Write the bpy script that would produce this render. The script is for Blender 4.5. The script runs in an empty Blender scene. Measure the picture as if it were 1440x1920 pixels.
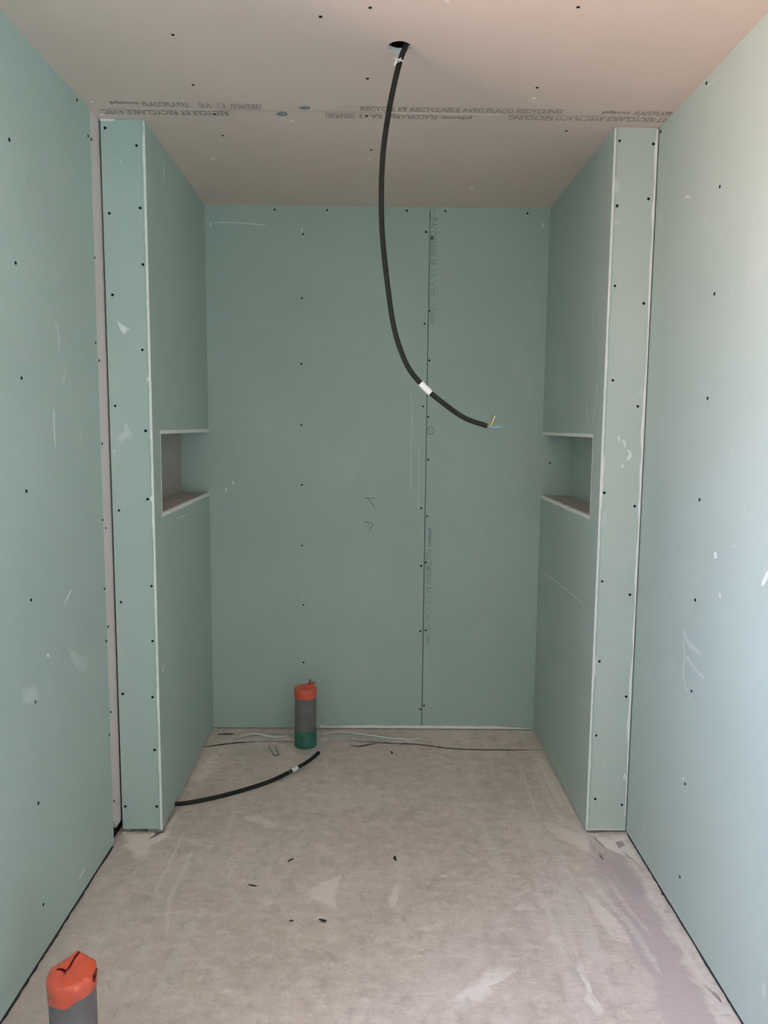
import bpy, bmesh, math, random
from mathutils import Vector, Matrix, noise
random.seed(7)
C = bpy.context.scene.collection
sc = bpy.context.scene

# ------------------------------------------------------------------ camera
H = 2.5
CAM = Vector((0, 0, 1.4983)); PITCH, ROLL, YAW, FPX = .1135, .0090, .0076, 1416.7
_f = Vector((math.sin(YAW), math.cos(YAW), 0)); _r = Vector((math.cos(YAW), -math.sin(YAW), 0)); _u = Vector((0, 0, 1))
_f2 = _f*math.cos(PITCH) - _u*math.sin(PITCH); _u2 = _u*math.cos(PITCH) + _f*math.sin(PITCH)
_r3 = _r*math.cos(ROLL) + _u2*math.sin(ROLL); _u3 = _u2*math.cos(ROLL) - _r*math.sin(ROLL)
cd = bpy.data.cameras.new('camera'); cam = bpy.data.objects.new('camera', cd); C.objects.link(cam)
cd.sensor_fit = 'HORIZONTAL'; cd.sensor_width = 36; cd.lens = FPX*36/1440; cd.clip_start = .02
cam.matrix_world = Matrix(((_r3.x, _u3.x, -_f2.x, CAM.x), (_r3.y, _u3.y, -_f2.y, CAM.y), (_r3.z, _u3.z, -_f2.z, CAM.z), (0, 0, 0, 1)))
sc.camera = cam

# ------------------------------------------------------------------ daylight
SKY_L = (43.5, 45, 61); GROUND_L = (62, 46.5, 42); SKY_R = (2.8, 3.4, 4.5); GROUND_R = (10.1, 17, 18.5)   # one sky and ground pair per side, fitted to the light each opening gives
w = bpy.data.worlds.new('daylight'); sc.world = w; w.use_nodes = True
nt = w.node_tree; nt.nodes.clear()
wo = nt.nodes.new('ShaderNodeOutputWorld'); wb = nt.nodes.new('ShaderNodeBackground'); tc = nt.nodes.new('ShaderNodeTexCoord')
sx = nt.nodes.new('ShaderNodeSeparateXYZ'); nt.links.new(tc.outputs['Generated'], sx.inputs[0])
def wmix(out, half, a, b):
    mr = nt.nodes.new('ShaderNodeMapRange'); mr.inputs['From Min'].default_value = -half; mr.inputs['From Max'].default_value = half
    nt.links.new(sx.outputs[out], mr.inputs['Value']); mx = nt.nodes.new('ShaderNodeMix'); mx.data_type = 'RGBA'; nt.links.new(mr.outputs[0], mx.inputs[0])
    for i, v in ((6, a), (7, b)):
        if isinstance(v, tuple): mx.inputs[i].default_value = (*v, 1)
        else: nt.links.new(v, mx.inputs[i])
    return mx.outputs[2]
nt.links.new(wmix('X', .3, wmix('Z', .12, GROUND_L, SKY_L), wmix('Z', .12, GROUND_R, SKY_R)), wb.inputs['Color']); nt.links.new(wb.outputs[0], wo.inputs['Surface'])

# openings of the room behind the viewer: y0,y1,z0,z1 in the left and the right wall
WIN_L = (.79, 1.25, 1.0, 2.28)
WIN_R = (-1.4, -.3, .02, 2.2)
XL, XR = -.9353, .9321
YF, YB = -1.6, 3.6105
def portal(loc, rot, sxx, syy):
    l = bpy.data.lights.new('daylight_portal', 'AREA'); l.shape = 'RECTANGLE'; l.size = sxx; l.size_y = syy
    l.cycles.is_portal = True
    o = bpy.data.objects.new('daylight_portal', l); C.objects.link(o); o.location = loc; o.rotation_euler = rot
portal((XL-.43, (WIN_L[0]+WIN_L[1])/2, (WIN_L[2]+WIN_L[3])/2), (0, -math.pi/2, 0), WIN_L[3]-WIN_L[2], WIN_L[1]-WIN_L[0])
portal((XR+.37, (WIN_R[0]+WIN_R[1])/2, (WIN_R[2]+WIN_R[3])/2), (0, math.pi/2, 0), WIN_R[3]-WIN_R[2], WIN_R[1]-WIN_R[0])
sc.view_settings.view_transform = 'Standard'; sc.view_settings.look = 'None'; sc.view_settings.gamma = 1
sc.view_settings.use_curve_mapping = False
sc.view_settings.exposure = 0.0
sc.cycles.max_bounces = 10; sc.cycles.diffuse_bounces = 8
sc.cycles.use_denoising = True

# ------------------------------------------------------------------ helpers
def ray(px, py):
    return _f2 + _r3*((px-720)/FPX) - _u3*((py-960)/FPX)
def hit(px, py, axis, val):                       # where the sight line of a photo point meets the plane axis=val
    d = ray(px, py); i = 'xyz'.index(axis); return CAM + d*((val-CAM[i])/d[i])
def hitv(px, py, A, B):                           # ... meets the upright plane through plan points A, B
    n = Vector((B[1]-A[1], A[0]-B[0], 0)); d = ray(px, py)
    return CAM + d*((Vector((A[0], A[1], 0))-CAM).dot(n)/d.dot(n))

def mat(name, col, rough=.8, spec=.3, bump=0, bscale=200, var=0, vscale=3, col2=None, metal=0):
    m = bpy.data.materials.new(name); m.use_nodes = True; n = m.node_tree; b = n.nodes['Principled BSDF']
    b.inputs['Roughness'].default_value = rough; b.inputs['Specular IOR Level'].default_value = spec
    b.inputs['Metallic'].default_value = metal; b.inputs['Base Color'].default_value = (*col, 1)
    t = n.nodes.new('ShaderNodeTexCoord')
    if var or col2:
        no = n.nodes.new('ShaderNodeTexNoise'); no.inputs['Scale'].default_value = vscale; no.inputs['Detail'].default_value = 6
        n.links.new(t.outputs['Object'], no.inputs['Vector'])
        mi = n.nodes.new('ShaderNodeMix'); mi.data_type = 'RGBA'; r = n.nodes.new('ShaderNodeMapRange')
        r.inputs['From Min'].default_value = .35; r.inputs['From Max'].default_value = .65
        n.links.new(no.outputs[0], r.inputs['Value']); n.links.new(r.outputs[0], mi.inputs[0])
        mi.inputs[6].default_value = (*col, 1); c2 = col2 or [c*(1+var) for c in col]
        mi.inputs[7].default_value = (*c2, 1); n.links.new(mi.outputs[2], b.inputs['Base Color'])
    if bump:
        nb = n.nodes.new('ShaderNodeTexNoise'); nb.inputs['Scale'].default_value = bscale; nb.inputs['Detail'].default_value = 4
        n.links.new(t.outputs['Object'], nb.inputs['Vector']); bp = n.nodes.new('ShaderNodeBump')
        bp.inputs['Strength'].default_value = bump; bp.inputs['Distance'].default_value = .002
        n.links.new(nb.outputs[0], bp.inputs['Height']); n.links.new(bp.outputs[0], b.inputs['Normal'])
    return m

def board_mat(name, col, dust, dustcol):
    """plasterboard paper: faint fibre grain, cloudy tint, rubbed-on plaster dust"""
    m = mat(name, col, .62, .25, bump=.12, bscale=260)
    n = m.node_tree; b = n.nodes['Principled BSDF']; t = n.nodes.new('ShaderNodeTexCoord')
    def noi(scale, det, sc3=(1, 1, 1), rough=.5):
        mp = n.nodes.new('ShaderNodeMapping'); mp.inputs['Scale'].default_value = sc3
        n.links.new(t.outputs['Object'], mp.inputs[0]); q = n.nodes.new('ShaderNodeTexNoise')
        q.inputs['Scale'].default_value = scale; q.inputs['Detail'].default_value = det; q.inputs['Roughness'].default_value = rough
        n.links.new(mp.outputs[0], q.inputs['Vector']); return q.outputs[0]
    def rng(s, a, bb, c=0, d=1):
        q = n.nodes.new('ShaderNodeMapRange'); q.inputs[1].default_value = a; q.inputs[2].default_value = bb
        q.inputs[3].default_value = c; q.inputs[4].default_value = d; n.links.new(s, q.inputs[0]); return q.outputs[0]
    def mixc(fac, a, bb):
        q = n.nodes.new('ShaderNodeMix'); q.data_type = 'RGBA'; n.links.new(fac, q.inputs[0])
        for i, v in ((6, a), (7, bb)):
            if isinstance(v, tuple): q.inputs[i].default_value = (*v, 1)
            else: n.links.new(v, q.inputs[i])
        return q.outputs[2]
    c = mixc(rng(noi(1.7, 3), .3, .7), tuple(x*.96 for x in col), tuple(x*1.05 for x in col))
    c = mixc(rng(noi(90, 3, (1, 1, .35)), .3, .7, 0, .10), c, tuple(x*1.25 for x in col))
    c = mixc(rng(noi(5, 9, (1, 1, .55), .62), .56, .78, 0, dust), c, dustcol)
    c = mixc(rng(noi(38, 2, (1, 1, .25)), .71, .76, 0, dust*.9), c, dustcol)
    n.links.new(c, b.inputs['Base Color'])
    return m

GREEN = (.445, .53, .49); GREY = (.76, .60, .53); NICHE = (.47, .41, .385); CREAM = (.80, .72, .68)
M = {}
M['green'] = board_mat('green_plasterboard', GREEN, .35, (.58, .64, .60))
M['grey'] = board_mat('grey_plasterboard', GREY, .12, (.70, .65, .62))
M['strip'] = board_mat('pale_grey_board', (.74, .62, .60), .1, (.80, .70, .68))
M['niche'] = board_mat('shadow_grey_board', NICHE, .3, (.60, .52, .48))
M['gypsum'] = mat('white_gypsum', (.95, .92, .89), .9, .1, bump=.5, bscale=120, var=-.08, vscale=30)
M['void'] = mat('dark_cavity', (.02, .02, .02), .95, .05)
M['steel'] = mat('galvanised_steel', (.30, .29, .29), .45, .5, metal=.5, var=.2, vscale=40)
M['screw'] = mat('black_phosphate_screw', (.008, .008, .009), .6, .2)
M['print'] = mat('faded_print_ink', (.335, .415, .385), .8, .1)
M['print2'] = mat('grey_print_ink', (.42, .345, .32), .8, .1)
M['blueink'] = mat('blue_stamp_ink', (.25, .30, .31), .8, .1)
M['pencil'] = mat('pencil_line', (.11, .16, .14), .6, .3)
M['conduit'] = mat('black_corrugated_plastic', (.013, .0125, .011), .55, .28, var=.5, vscale=60)
M['label'] = mat('white_label', (.85, .85, .84), .5, .3)
M['blue'] = mat('blue_wire_sheath', (.16, .45, .72), .4, .5)
M['yellow'] = mat('yellow_wire_sheath', (.85, .70, .15), .4, .5)
M['brown'] = mat('brown_wire_sheath', (.20, .10, .04), .4, .5)
M['copper'] = mat('bare_wire_end', (.75, .6, .5), .3, .6, metal=.8)
M['pvc'] = mat('grey_pvc', (.155, .135, .14), .5, .4, var=.35, vscale=18)
M['pvcgreen'] = mat('green_stained_pvc', (.035, .12, .085), .55, .35, var=.9, vscale=22)
M['tape'] = mat('orange_red_tape', (.85, .125, .055), .22, .6, bump=.9, bscale=38, col2=(.68, .10, .07), vscale=14)
M['tapedark'] = mat('dark_red_tape_fold', (.25, .012, .02), .4, .4)
M['plastic'] = mat('milky_plastic_film', (.80, .74, .71), .32, .5, bump=.3, bscale=40, var=.25, vscale=25)
M['wood'] = mat('dark_chip', (.05, .04, .035), .7, .2)
M['crumb'] = mat('plaster_crumb', (.80, .76, .72), .9, .1)
M['outwall'] = mat('bare_masonry', (.45, .43, .41), .9, .1, var=.1)
M['frame'] = mat('window_frame_white', (.75, .75, .75), .4, .4)

def marked(name, base, col, scale=40, lo=1.25, hi=1.6, amount=1.0):
    """the surface's own material with a rubbed-on deposit where the mark's vertex weight, broken by noise, is high"""
    m = base.copy(); m.name = name; n = m.node_tree; b = n.nodes['Principled BSDF']
    src = b.inputs['Base Color'].links[0].from_socket
    a = n.nodes.new('ShaderNodeAttribute'); a.attribute_name = 'weight'; t = n.nodes.new('ShaderNodeTexCoord')
    q = n.nodes.new('ShaderNodeTexNoise'); q.inputs['Scale'].default_value = scale; q.inputs['Detail'].default_value = 8; q.inputs['Roughness'].default_value = .62
    n.links.new(t.outputs['Object'], q.inputs['Vector'])
    s = n.nodes.new('ShaderNodeMath'); s.operation = 'MULTIPLY_ADD'; n.links.new(q.outputs[0], s.inputs[0]); s.inputs[1].default_value = 1.5; n.links.new(a.outputs['Fac'], s.inputs[2])
    r = n.nodes.new('ShaderNodeMapRange'); r.inputs[1].default_value = lo; r.inputs[2].default_value = hi; r.inputs[4].default_value = amount; n.links.new(s.outputs[0], r.inputs[0])
    r2 = n.nodes.new('ShaderNodeMapRange'); r2.inputs[1].default_value = 0; r2.inputs[2].default_value = .4; n.links.new(a.outputs['Fac'], r2.inputs[0])
    g = n.nodes.new('ShaderNodeMath'); g.operation = 'MULTIPLY'; n.links.new(r.outputs[0], g.inputs[0]); n.links.new(r2.outputs[0], g.inputs[1])
    mi = n.nodes.new('ShaderNodeMix'); mi.data_type = 'RGBA'; n.links.new(g.outputs[0], mi.inputs[0]); n.links.new(src, mi.inputs[6]); mi.inputs[7].default_value = (*col, 1)
    n.links.new(mi.outputs[2], b.inputs['Base Color']); return m
M['smear'] = marked('plaster_smear', M['green'], (.60, .66, .63), 40, 1.15, 1.75, .8)
M['smear_bright'] = marked('thick_plaster_smear', M['green'], (.80, .81, .79), 50, 1.1, 1.6, .95)
M['green_r'] = board_mat('dusty_brightened_green_plasterboard', (.55, .60, .555), .35, (.70, .72, .68))  # dusty right pier front, also painted paler to make up for missing light
M['green_l'] = board_mat('brightened_green_plasterboard', (.475, .56, .52), .35, (.60, .66, .62))  # left pier front painted paler to make up for the light it lacks
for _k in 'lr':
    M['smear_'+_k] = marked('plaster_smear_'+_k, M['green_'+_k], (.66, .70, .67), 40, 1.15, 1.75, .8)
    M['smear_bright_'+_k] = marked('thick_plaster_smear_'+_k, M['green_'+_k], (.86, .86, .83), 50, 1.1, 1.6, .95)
M['rub'] = marked('rubbed_paper', M['green'], (.50, .49, .465), 30, 1.0, 1.8, .55)
M['csmear'] = marked('ceiling_plaster_smear', M['grey'], (.93, .88, .84), 50, 1.0, 1.4, 1)

def link(name, me, m=None, parent=None):
    o = bpy.data.objects.new(name, me); C.objects.link(o)
    if m is not None and me is not None: me.materials.append(m)
    if parent is not None: o.parent = parent
    return o
def obj(name, bm, m, parent=None, smooth=False):
    bmesh.ops.recalc_face_normals(bm, faces=bm.faces)
    me = bpy.data.meshes.new(name); bm.to_mesh(me); bm.free()
    if smooth: me.shade_smooth()
    return link(name, me, m, parent)
def empty(name, loc=(0, 0, 0)):
    o = bpy.data.objects.new(name, None); C.objects.link(o); o.location = loc; o.empty_display_size = .05; return o
def tag(o, label, cat, group=None, kind=None):
    o['label'] = label; o['category'] = cat
    if group: o['group'] = group
    if kind: o['kind'] = kind
    return o
def struct(o, label=None):
    o['kind'] = 'structure'
    if label: o['label'] = label
    return o
def keep(o, parent):                                # parent without moving
    o.parent = parent; o.matrix_parent_inverse = Matrix.Translation(-parent.location); return o
def box(bm, x0, x1, y0, y1, z0, z1):
    prism(bm, [(x0, y0), (x1, y0), (x1, y1), (x0, y1)], z0, z1)
def prism(bm, plan, z0, z1):
    a = [bm.verts.new((x, y, z0)) for x, y in plan]; b = [bm.verts.new((x, y, z1)) for x, y in plan]
    bm.faces.new(a); bm.faces.new(b); k = len(plan)
    for i in range(k): bm.faces.new((a[i], a[(i+1) % k], b[(i+1) % k], b[i]))
def hexa(bm, p):                                    # 8 points: bottom quad then top quad
    v = [bm.verts.new(q) for q in p]
    for f in ((0, 1, 2, 3), (4, 5, 6, 7), (0, 1, 5, 4), (1, 2, 6, 5), (2, 3, 7, 6), (3, 0, 4, 7)): bm.faces.new([v[i] for i in f])
def smooth_path(pts, n):
    out = []; P = [Vector(p) for p in pts]; P = [P[0]*2-P[1]] + P + [P[-1]*2-P[-2]]
    for i in range(1, len(P)-2):
        for k in range(n):
            t = k/n; a, b, c, d = P[i-1:i+3]
            out.append(.5*((2*b)+(-a+c)*t+(2*a-5*b+4*c-d)*t*t+(-a+3*b-3*c+d)*t**3))
    out.append(P[-2]); return out
def resample(pts, step):
    out = [pts[0]]; acc = 0
    for a, b in zip(pts, pts[1:]):
        L = (b-a).length; d = step-acc
        while d <= L: out.append(a+(b-a)*(d/L)); d += step
        acc = L-(d-step)
    return out
def tube(bm, pts, rad, seg=14, cap=True):
    pts = [Vector(p) for p in pts]; N = len(pts); rings = []; nrm = None
    for i, p in enumerate(pts):
        t = (pts[min(i+1, N-1)]-pts[max(i-1, 0)]).normalized()
        if nrm is None: nrm = t.cross(Vector((0, 0, 1)) if abs(t.z) < .9 else Vector((1, 0, 0))).normalized()
        nrm = (nrm - t*nrm.dot(t)).normalized(); bi = t.cross(nrm); r = rad(i) if callable(rad) else rad
        rings.append([bm.verts.new(p + (nrm*math.cos(a)+bi*math.sin(a))*r) for a in [2*math.pi*k/seg for k in range(seg)]])
    for a, b in zip(rings, rings[1:]):
        for k in range(seg): bm.faces.new((a[k], a[(k+1) % seg], b[(k+1) % seg], b[k]))
    if cap: bm.faces.new(rings[0]); bm.faces.new(rings[-1])

# mark on a surface: outline given by photo points on that surface; a thin fan weighted 1 in the middle, 0 at the rim
def mark(name, pts, surf, m, parent, off=.0006, wmax=1.0, label=None):
    P = [surf(*p) for p in pts]
    c = sum(P, Vector())/len(P)
    n = Vector()
    for i in range(len(P)): n += (P[i]-c).cross(P[(i+1) % len(P)]-c)
    n.normalize()
    if n.dot(CAM-c) < 0: n = -n
    ring = []
    for i in range(len(P)):
        a, b = P[i], P[(i+1) % len(P)]
        for k in range(4): ring.append(a.lerp(b, k/4))
    bm = bmesh.new(); lay = bm.verts.layers.float.new('weight'); levels = []
    for t, wt in ((1, 0), (.8, .45), (.55, .85), (.25, 1)):
        L = []
        for q in ring:
            p = c+(q-c)*t; p += (noise.noise_vector(p*60)-n*noise.noise_vector(p*60).dot(n))*.004*t
            v = bm.verts.new(p+n*off); v[lay] = wt*wmax; L.append(v)
        levels.append(L)
    cv = bm.verts.new(c+n*off); cv[lay] = wmax; K = len(ring)
    for a, b in zip(levels, levels[1:]):
        for k in range(K): bm.faces.new((a[k], a[(k+1) % K], b[(k+1) % K], b[k]))
    for k in range(K): bm.faces.new((levels[-1][k], levels[-1][(k+1) % K], cv))
    return obj(name, bm, m, parent)
# line mark: ribbon along photo points on a surface
def streak(name, pts, wid, surf, m, parent, off=.0006, wmax=1.0, taper=True, thick=0):
    P = resample(smooth_path([surf(*p) for p in pts], 8), .006)
    if len(P) < 3: P = smooth_path([surf(*p) for p in pts], 4)
    a, b = P[0], P[-1]; mid = P[len(P)//2]
    s1 = surf(pts[0][0]+3, pts[0][1])-surf(*pts[0]); s2 = surf(pts[0][0], pts[0][1]+3)-surf(*pts[0])
    n = s1.cross(s2).normalized()
    if n.dot(CAM-mid) < 0: n = -n
    bm = bmesh.new(); lay = bm.verts.layers.float.new('weight'); rows = []
    for i, p in enumerate(P):
        t = (P[min(i+1, len(P)-1)]-P[max(i-1, 0)]).normalized(); s = t.cross(n); e = min(1, 6*min(i, len(P)-1-i)/len(P)+.15) if taper else 1
        wv = wid*(.75+.6*abs(noise.noise(p*35)))*e/2; row = []
        for k, wt in ((-1, 0), (-.4, 1), (.4, 1), (1, 0)):
            v = bm.verts.new(p+s*wv*k+n*(off+(thick if abs(k) < .9 else 0))); v[lay] = (wt if m.name in FE else 1)*wmax; row.append(v)
        rows.append(row)
    for a, b in zip(rows, rows[1:]):
        for k in range(3): bm.faces.new((a[k], a[k+1], b[k+1], b[k]))
    return obj(name, bm, m, parent)
FE = {'rubbed_paper', 'plaster_smear_l', 'plaster_smear_r', 'thick_plaster_smear_l', 'thick_plaster_smear_r', 'plaster_smear', 'thick_plaster_smear', 'ceiling_plaster_smear', 'pink_plaster_dust', 'smooth_grey_cement', 'bright_plaster_dust', 'wispy_plaster_dust'}

# screw heads
def screw_mesh():
    bm = bmesh.new(); prof = [(0, -.0004), (.0016, -.0004), (.0020, .0005), (.0040, .0009), (.0044, .0003), (.0045, -.0004)]
    rings = []
    for r, z in prof[1:]: rings.append([bm.verts.new((r*math.cos(a), r*math.sin(a), z)) for a in [2*math.pi*k/14 for k in range(14)]])
    c = bm.verts.new((0, 0, prof[0][1]))
    for k in range(14): bm.faces.new((rings[0][k], rings[0][(k+1) % 14], c))
    for a, b in zip(rings, rings[1:]):
        for k in range(14): bm.faces.new((a[k], a[(k+1) % 14], b[(k+1) % 14], b[k]))
    bmesh.ops.recalc_face_normals(bm, faces=bm.faces)
    me = bpy.data.meshes.new('screw'); bm.to_mesh(me); bm.free(); me.materials.append(M['screw']); return me
SCREW = screw_mesh()
def screws(pts, surf, n, parent):
    for p in pts:
        o = bpy.data.objects.new('screw', SCREW); C.objects.link(o)
        o.matrix_world = Matrix.Translation(surf(*p)+n*.0006) @ n.to_track_quat('Z', 'Y').to_matrix().to_4x4() @ Matrix.Diagonal((*[.95+.2*random.random()]*2, 1, 1))
        mw = o.matrix_world.copy(); o.parent = parent; o.matrix_parent_inverse = Matrix.Translation(-parent.location); o.matrix_basis = mw
def lettering(txt, origin, along, up, length, height, m, parent, name='printed_lettering', bold=.0):
    cu = bpy.data.curves.new('t', 'FONT'); cu.body = txt; cu.offset = bold; o = bpy.data.objects.new('t', cu); C.objects.link(o)
    dg = bpy.context.evaluated_depsgraph_get(); me = bpy.data.meshes.new_from_object(o.evaluated_get(dg)); bpy.data.objects.remove(o)
    xs = [v.co.x for v in me.vertices]; ys = [v.co.y for v in me.vertices]; x0, x1, y0, y1 = min(xs), max(xs), min(ys), max(ys)
    along = along.normalized(); up = (up-along*up.dot(along)).normalized()
    for v in me.vertices:
        a = (v.co.x-x0)/(x1-x0)*length; b = (v.co.y-y0)/(y1-y0)*height
        v.co = origin + along*a + up*b
    me.materials.clear(); return link(name, me, m, parent)

# ------------------------------------------------------------------ floor material
def concrete():
    m = bpy.data.materials.new('dusty_concrete_screed'); m.use_nodes = True; n = m.node_tree; b = n.nodes['Principled BSDF']
    b.inputs['Roughness'].default_value = .85; b.inputs['Specular IOR Level'].default_value = .2
    t = n.nodes.new('ShaderNodeTexCoord')
    def noi(scale, det, sc3=(1, 1, 1), rough=.55, dist=0):
        mp = n.nodes.new('ShaderNodeMapping'); mp.inputs['Scale'].default_value = sc3
        n.links.new(t.outputs['Object'], mp.inputs[0]); q = n.nodes.new('ShaderNodeTexNoise')
        q.inputs['Scale'].default_value = scale; q.inputs['Detail'].default_value = det; q.inputs['Roughness'].default_value = rough; q.inputs['Distortion'].default_value = dist
        n.links.new(mp.outputs[0], q.inputs['Vector']); return q.outputs[0]
    def rng(s, a, bb, c=0, d=1, smooth=False):
        q = n.nodes.new('ShaderNodeMapRange'); q.inputs[1].default_value = a; q.inputs[2].default_value = bb
        if smooth: q.interpolation_type = 'SMOOTHSTEP'
        q.inputs[3].default_value = c; q.inputs[4].default_value = d; n.links.new(s, q.inputs[0]); return q.outputs[0]
    def mth(op, a, bb):
        q = n.nodes.new('ShaderNodeMath'); q.operation = op
        for i, v in ((0, a), (1, bb)):
            if isinstance(v, (int, float)): q.inputs[i].default_value = v
            else: n.links.new(v, q.inputs[i])
        return q.outputs[0]
    def mixc(fac, a, bb):
        q = n.nodes.new('ShaderNodeMix'); q.data_type = 'RGBA'; n.links.new(fac, q.inputs[0])
        for i, v in ((6, a), (7, bb)):
            if isinstance(v, tuple): q.inputs[i].default_value = (*v, 1)
            else: n.links.new(v, q.inputs[i])
        return q.outputs[2]
    sep = n.nodes.new('ShaderNodeSeparateXYZ'); n.links.new(t.outputs['Object'], sep.inputs[0]); X, Y = sep.outputs[0], sep.outputs[1]
    c = mixc(rng(noi(1.6, 5, (1, 1, 1)), .35, .65), (.69, .55, .49), (.80, .655, .595))
    c = mixc(rng(noi(5, 10, (1, 1, 1), .7), .42, .66, 0, .55), c, (.59, .475, .425))   # blotchy laitance
    c = mixc(rng(noi(9, 8, (.35, 1.3, 1), .65), .48, .75, 0, .4), c, (.88, .72, .655))             # faint sideways trowel streaks
    c = mixc(rng(noi(50, 5, (.22, 1.3, 1), .6), .54, .8, 0, .35), c, (.47, .385, .34))
    c = mixc(rng(noi(120, 4), .55, .8, 0, .35), c, (0.900, 0.792, 0.725))
    c = mixc(rng(noi(24, 10, (.8, 1.1, 1), .76), .47, .66, 0, .7), c, (.93, .80, .745))    # crumbly pale grit
    c = mixc(rng(noi(17, 9, (1.1, .9, 1), .74, .3), .52, .66, 0, .6), c, (.50, .415, .38))   # scuffs through to bare screed
    c = mixc(rng(noi(210, 3, (1, 1, 1), .6), .60, .78, 0, .4), c, (.47, .40, .365))
    # plaster dust walked and swept over the screed, thicker toward the right and the front
    reach = mth('ADD', mth('MULTIPLY', X, .20), mth('ADD', mth('MULTIPLY', Y, -.06), -.07))
    c = mixc(rng(mth('ADD', noi(3.0, 10, (1, 1, 1), .68, .6), reach), .40, .72, 0, .75), c, (.92, .765, .715))
    # long trowel strokes and dust ridges running up the room on its right half
    st = rng(noi(7, 6, (1.6, .16, 1), .62, .35), .50, .66)
    c = mixc(mth('MULTIPLY', st, rng(X, .2, .5, 0, .6)), c, (.88, .755, .71))
    st2 = rng(noi(11, 6, (1.4, .2, 1), .62, .4), .56, .70)
    c = mixc(mth('MULTIPLY', st2, rng(X, -.35, -.55, 0, .45)), c, (.80, .71, .65))
    # smoother grey-lilac cement fillet along the right wall
    jit = mth('MULTIPLY', mth('SUBTRACT', noi(7, 7, (1, 1, 1), .6), .5), .11)
    xx = mth('ADD', X, jit)
    band = mth('MULTIPLY', rng(xx, .735, .765, smooth=True), rng(xx, .885, .865, smooth=True))
    band = mth('MULTIPLY', band, rng(Y, 2.56, 2.50, smooth=True))
    c = mixc(mth('MULTIPLY', band, .85), c, (.66, .53, .54))
    crust = rng(xx, .87, .90, smooth=True)
    c = mixc(mth('MULTIPLY', crust, rng(noi(30, 6), .4, .55, 0, .9)), c, (.90, .79, .76))
    # left margin: duller grey
    xl_ = mth('ADD', X, mth('MULTIPLY', jit, 1.3))
    lm = mth('MULTIPLY', rng(xl_, -.80, -.86), rng(noi(6, 6), .42, .56))
    c = mixc(mth('MULTIPLY', lm, .4), c, (.58, .48, .475))
    n.links.new(c, b.inputs['Base Color'])
    bp = n.nodes.new('ShaderNodeBump'); bp.inputs['Strength'].default_value = .8; bp.inputs['Distance'].default_value = .006
    n.links.new(mth('ADD', noi(14, 10, (.6, 1.2, 1), .68), mth('MULTIPLY', noi(130, 3), .25)), bp.inputs['Height']); n.links.new(bp.outputs[0], b.inputs['Normal'])
    return m
M['concrete'] = concrete()
M['dust'] = marked('pink_plaster_dust', M['concrete'], (.95, .80, .745), 26, 1.1, 1.55, .9)
M['wisp'] = marked('wispy_plaster_dust', M['concrete'], (.94, .81, .76), 34, 1.05, 1.9, .8)
M['dustb'] = marked('bright_plaster_dust', M['concrete'], (.97, .85, .81), 30, 1.05, 1.6, .95)
M['wetpatch'] = marked('smooth_grey_cement', M['concrete'], (.60, .49, .50), 9, 1.1, 1.6, .8)

# ------------------------------------------------------------------ measured plan
YPL, YPR = 2.6398, 2.6531
AL, AR = -.7861, .7818                # inner faces of the two piers at their front
BL, BR = -.8087, .7796                # and where they meet the back wall
T = .0125                             # board thickness
LA, LB = (AL, YPL), (BL, YB); RA, RB = (AR, YPR), (BR, YB)
s_floor = lambda x, y: hit(x, y, 'z', 0); s_ceil = lambda x, y: hit(x, y, 'z', H)
s_back = lambda x, y: hit(x, y, 'y', YB); s_left = lambda x, y: hit(x, y, 'x', XL); s_right = lambda x, y: hit(x, y, 'x', XR)
s_pl = lambda x, y: hit(x, y, 'y', YPL); s_pr = lambda x, y: hit(x, y, 'y', YPR)
s_sl = lambda x, y: hitv(x, y, LA, LB); s_sr = lambda x, y: hitv(x, y, RA, RB)
N = {'+x': Vector((1, 0, 0)), '-x': Vector((-1, 0, 0)), '-y': Vector((0, -1, 0)), '-z': Vector((0, 0, -1)), '+z': Vector((0, 0, 1))}

# floor ------------------------------------------------------------
bm = bmesh.new(); box(bm, XL-.25, XR+.25, YF-.2, YB+.2, -.12, 0)
floor = struct(obj('floor', bm, M['concrete']), 'dusty grey-pink concrete floor')
# ceiling with a round cut-out ---------------------------------------
HC = s_ceil(749, 88); HR = .0315
bm = bmesh.new()
cx, cy = HC.x, HC.y
outer = [(XL-.2, YF-.2), (XR+.2, YF-.2), (XR+.2, YB+.1), (XL-.2, YB+.1)]
seg = 48; circ = [(cx+HR*(1+.02*math.sin(5*a))*math.cos(a), cy+HR*(1+.02*math.cos(4*a))*math.sin(a)) for a in [2*math.pi*k/seg for k in range(seg)]]
for z in (H, H+T):
    sq = [bm.verts.new((*p, z)) for p in outer]; cr = [bm.verts.new((*p, z)) for p in circ]
    es = [bm.edges.new((L[i], L[(i+1) % len(L)])) for L in (sq, cr) for i in range(len(L))]
    bmesh.ops.triangle_fill(bm, use_beauty=True, edges=es)
    if z == H: lo = (sq, cr)
bmesh.ops.delete(bm, geom=[f for f in bm.faces if (f.calc_center_median().xy-Vector((cx, cy))).length < HR*.8 and f.calc_area() < .003], context='FACES_ONLY')
ceiling = struct(obj('ceiling', bm, M['grey']), 'grey plasterboard ceiling with a round cut-out')
bm = bmesh.new(); lowr = [bm.verts.new((*p, H-.0004)) for p in circ]; upr = [bm.verts.new((*p, H+T)) for p in circ]
low2 = [bm.verts.new((cx+(p[0]-cx)*(1.05+.05*noise.noise(Vector((p[0]*90, p[1]*90, 0)))), cy+(p[1]-cy)*(1.05+.05*noise.noise(Vector((p[0]*90, p[1]*90, 3)))), H-.0006)) for p in circ]
for k in range(seg):
    j = (k+1) % seg; bm.faces.new((lowr[k], lowr[j], upr[j], upr[k])); bm.faces.new((low2[k], low2[j], lowr[j], lowr[k]))
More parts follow.
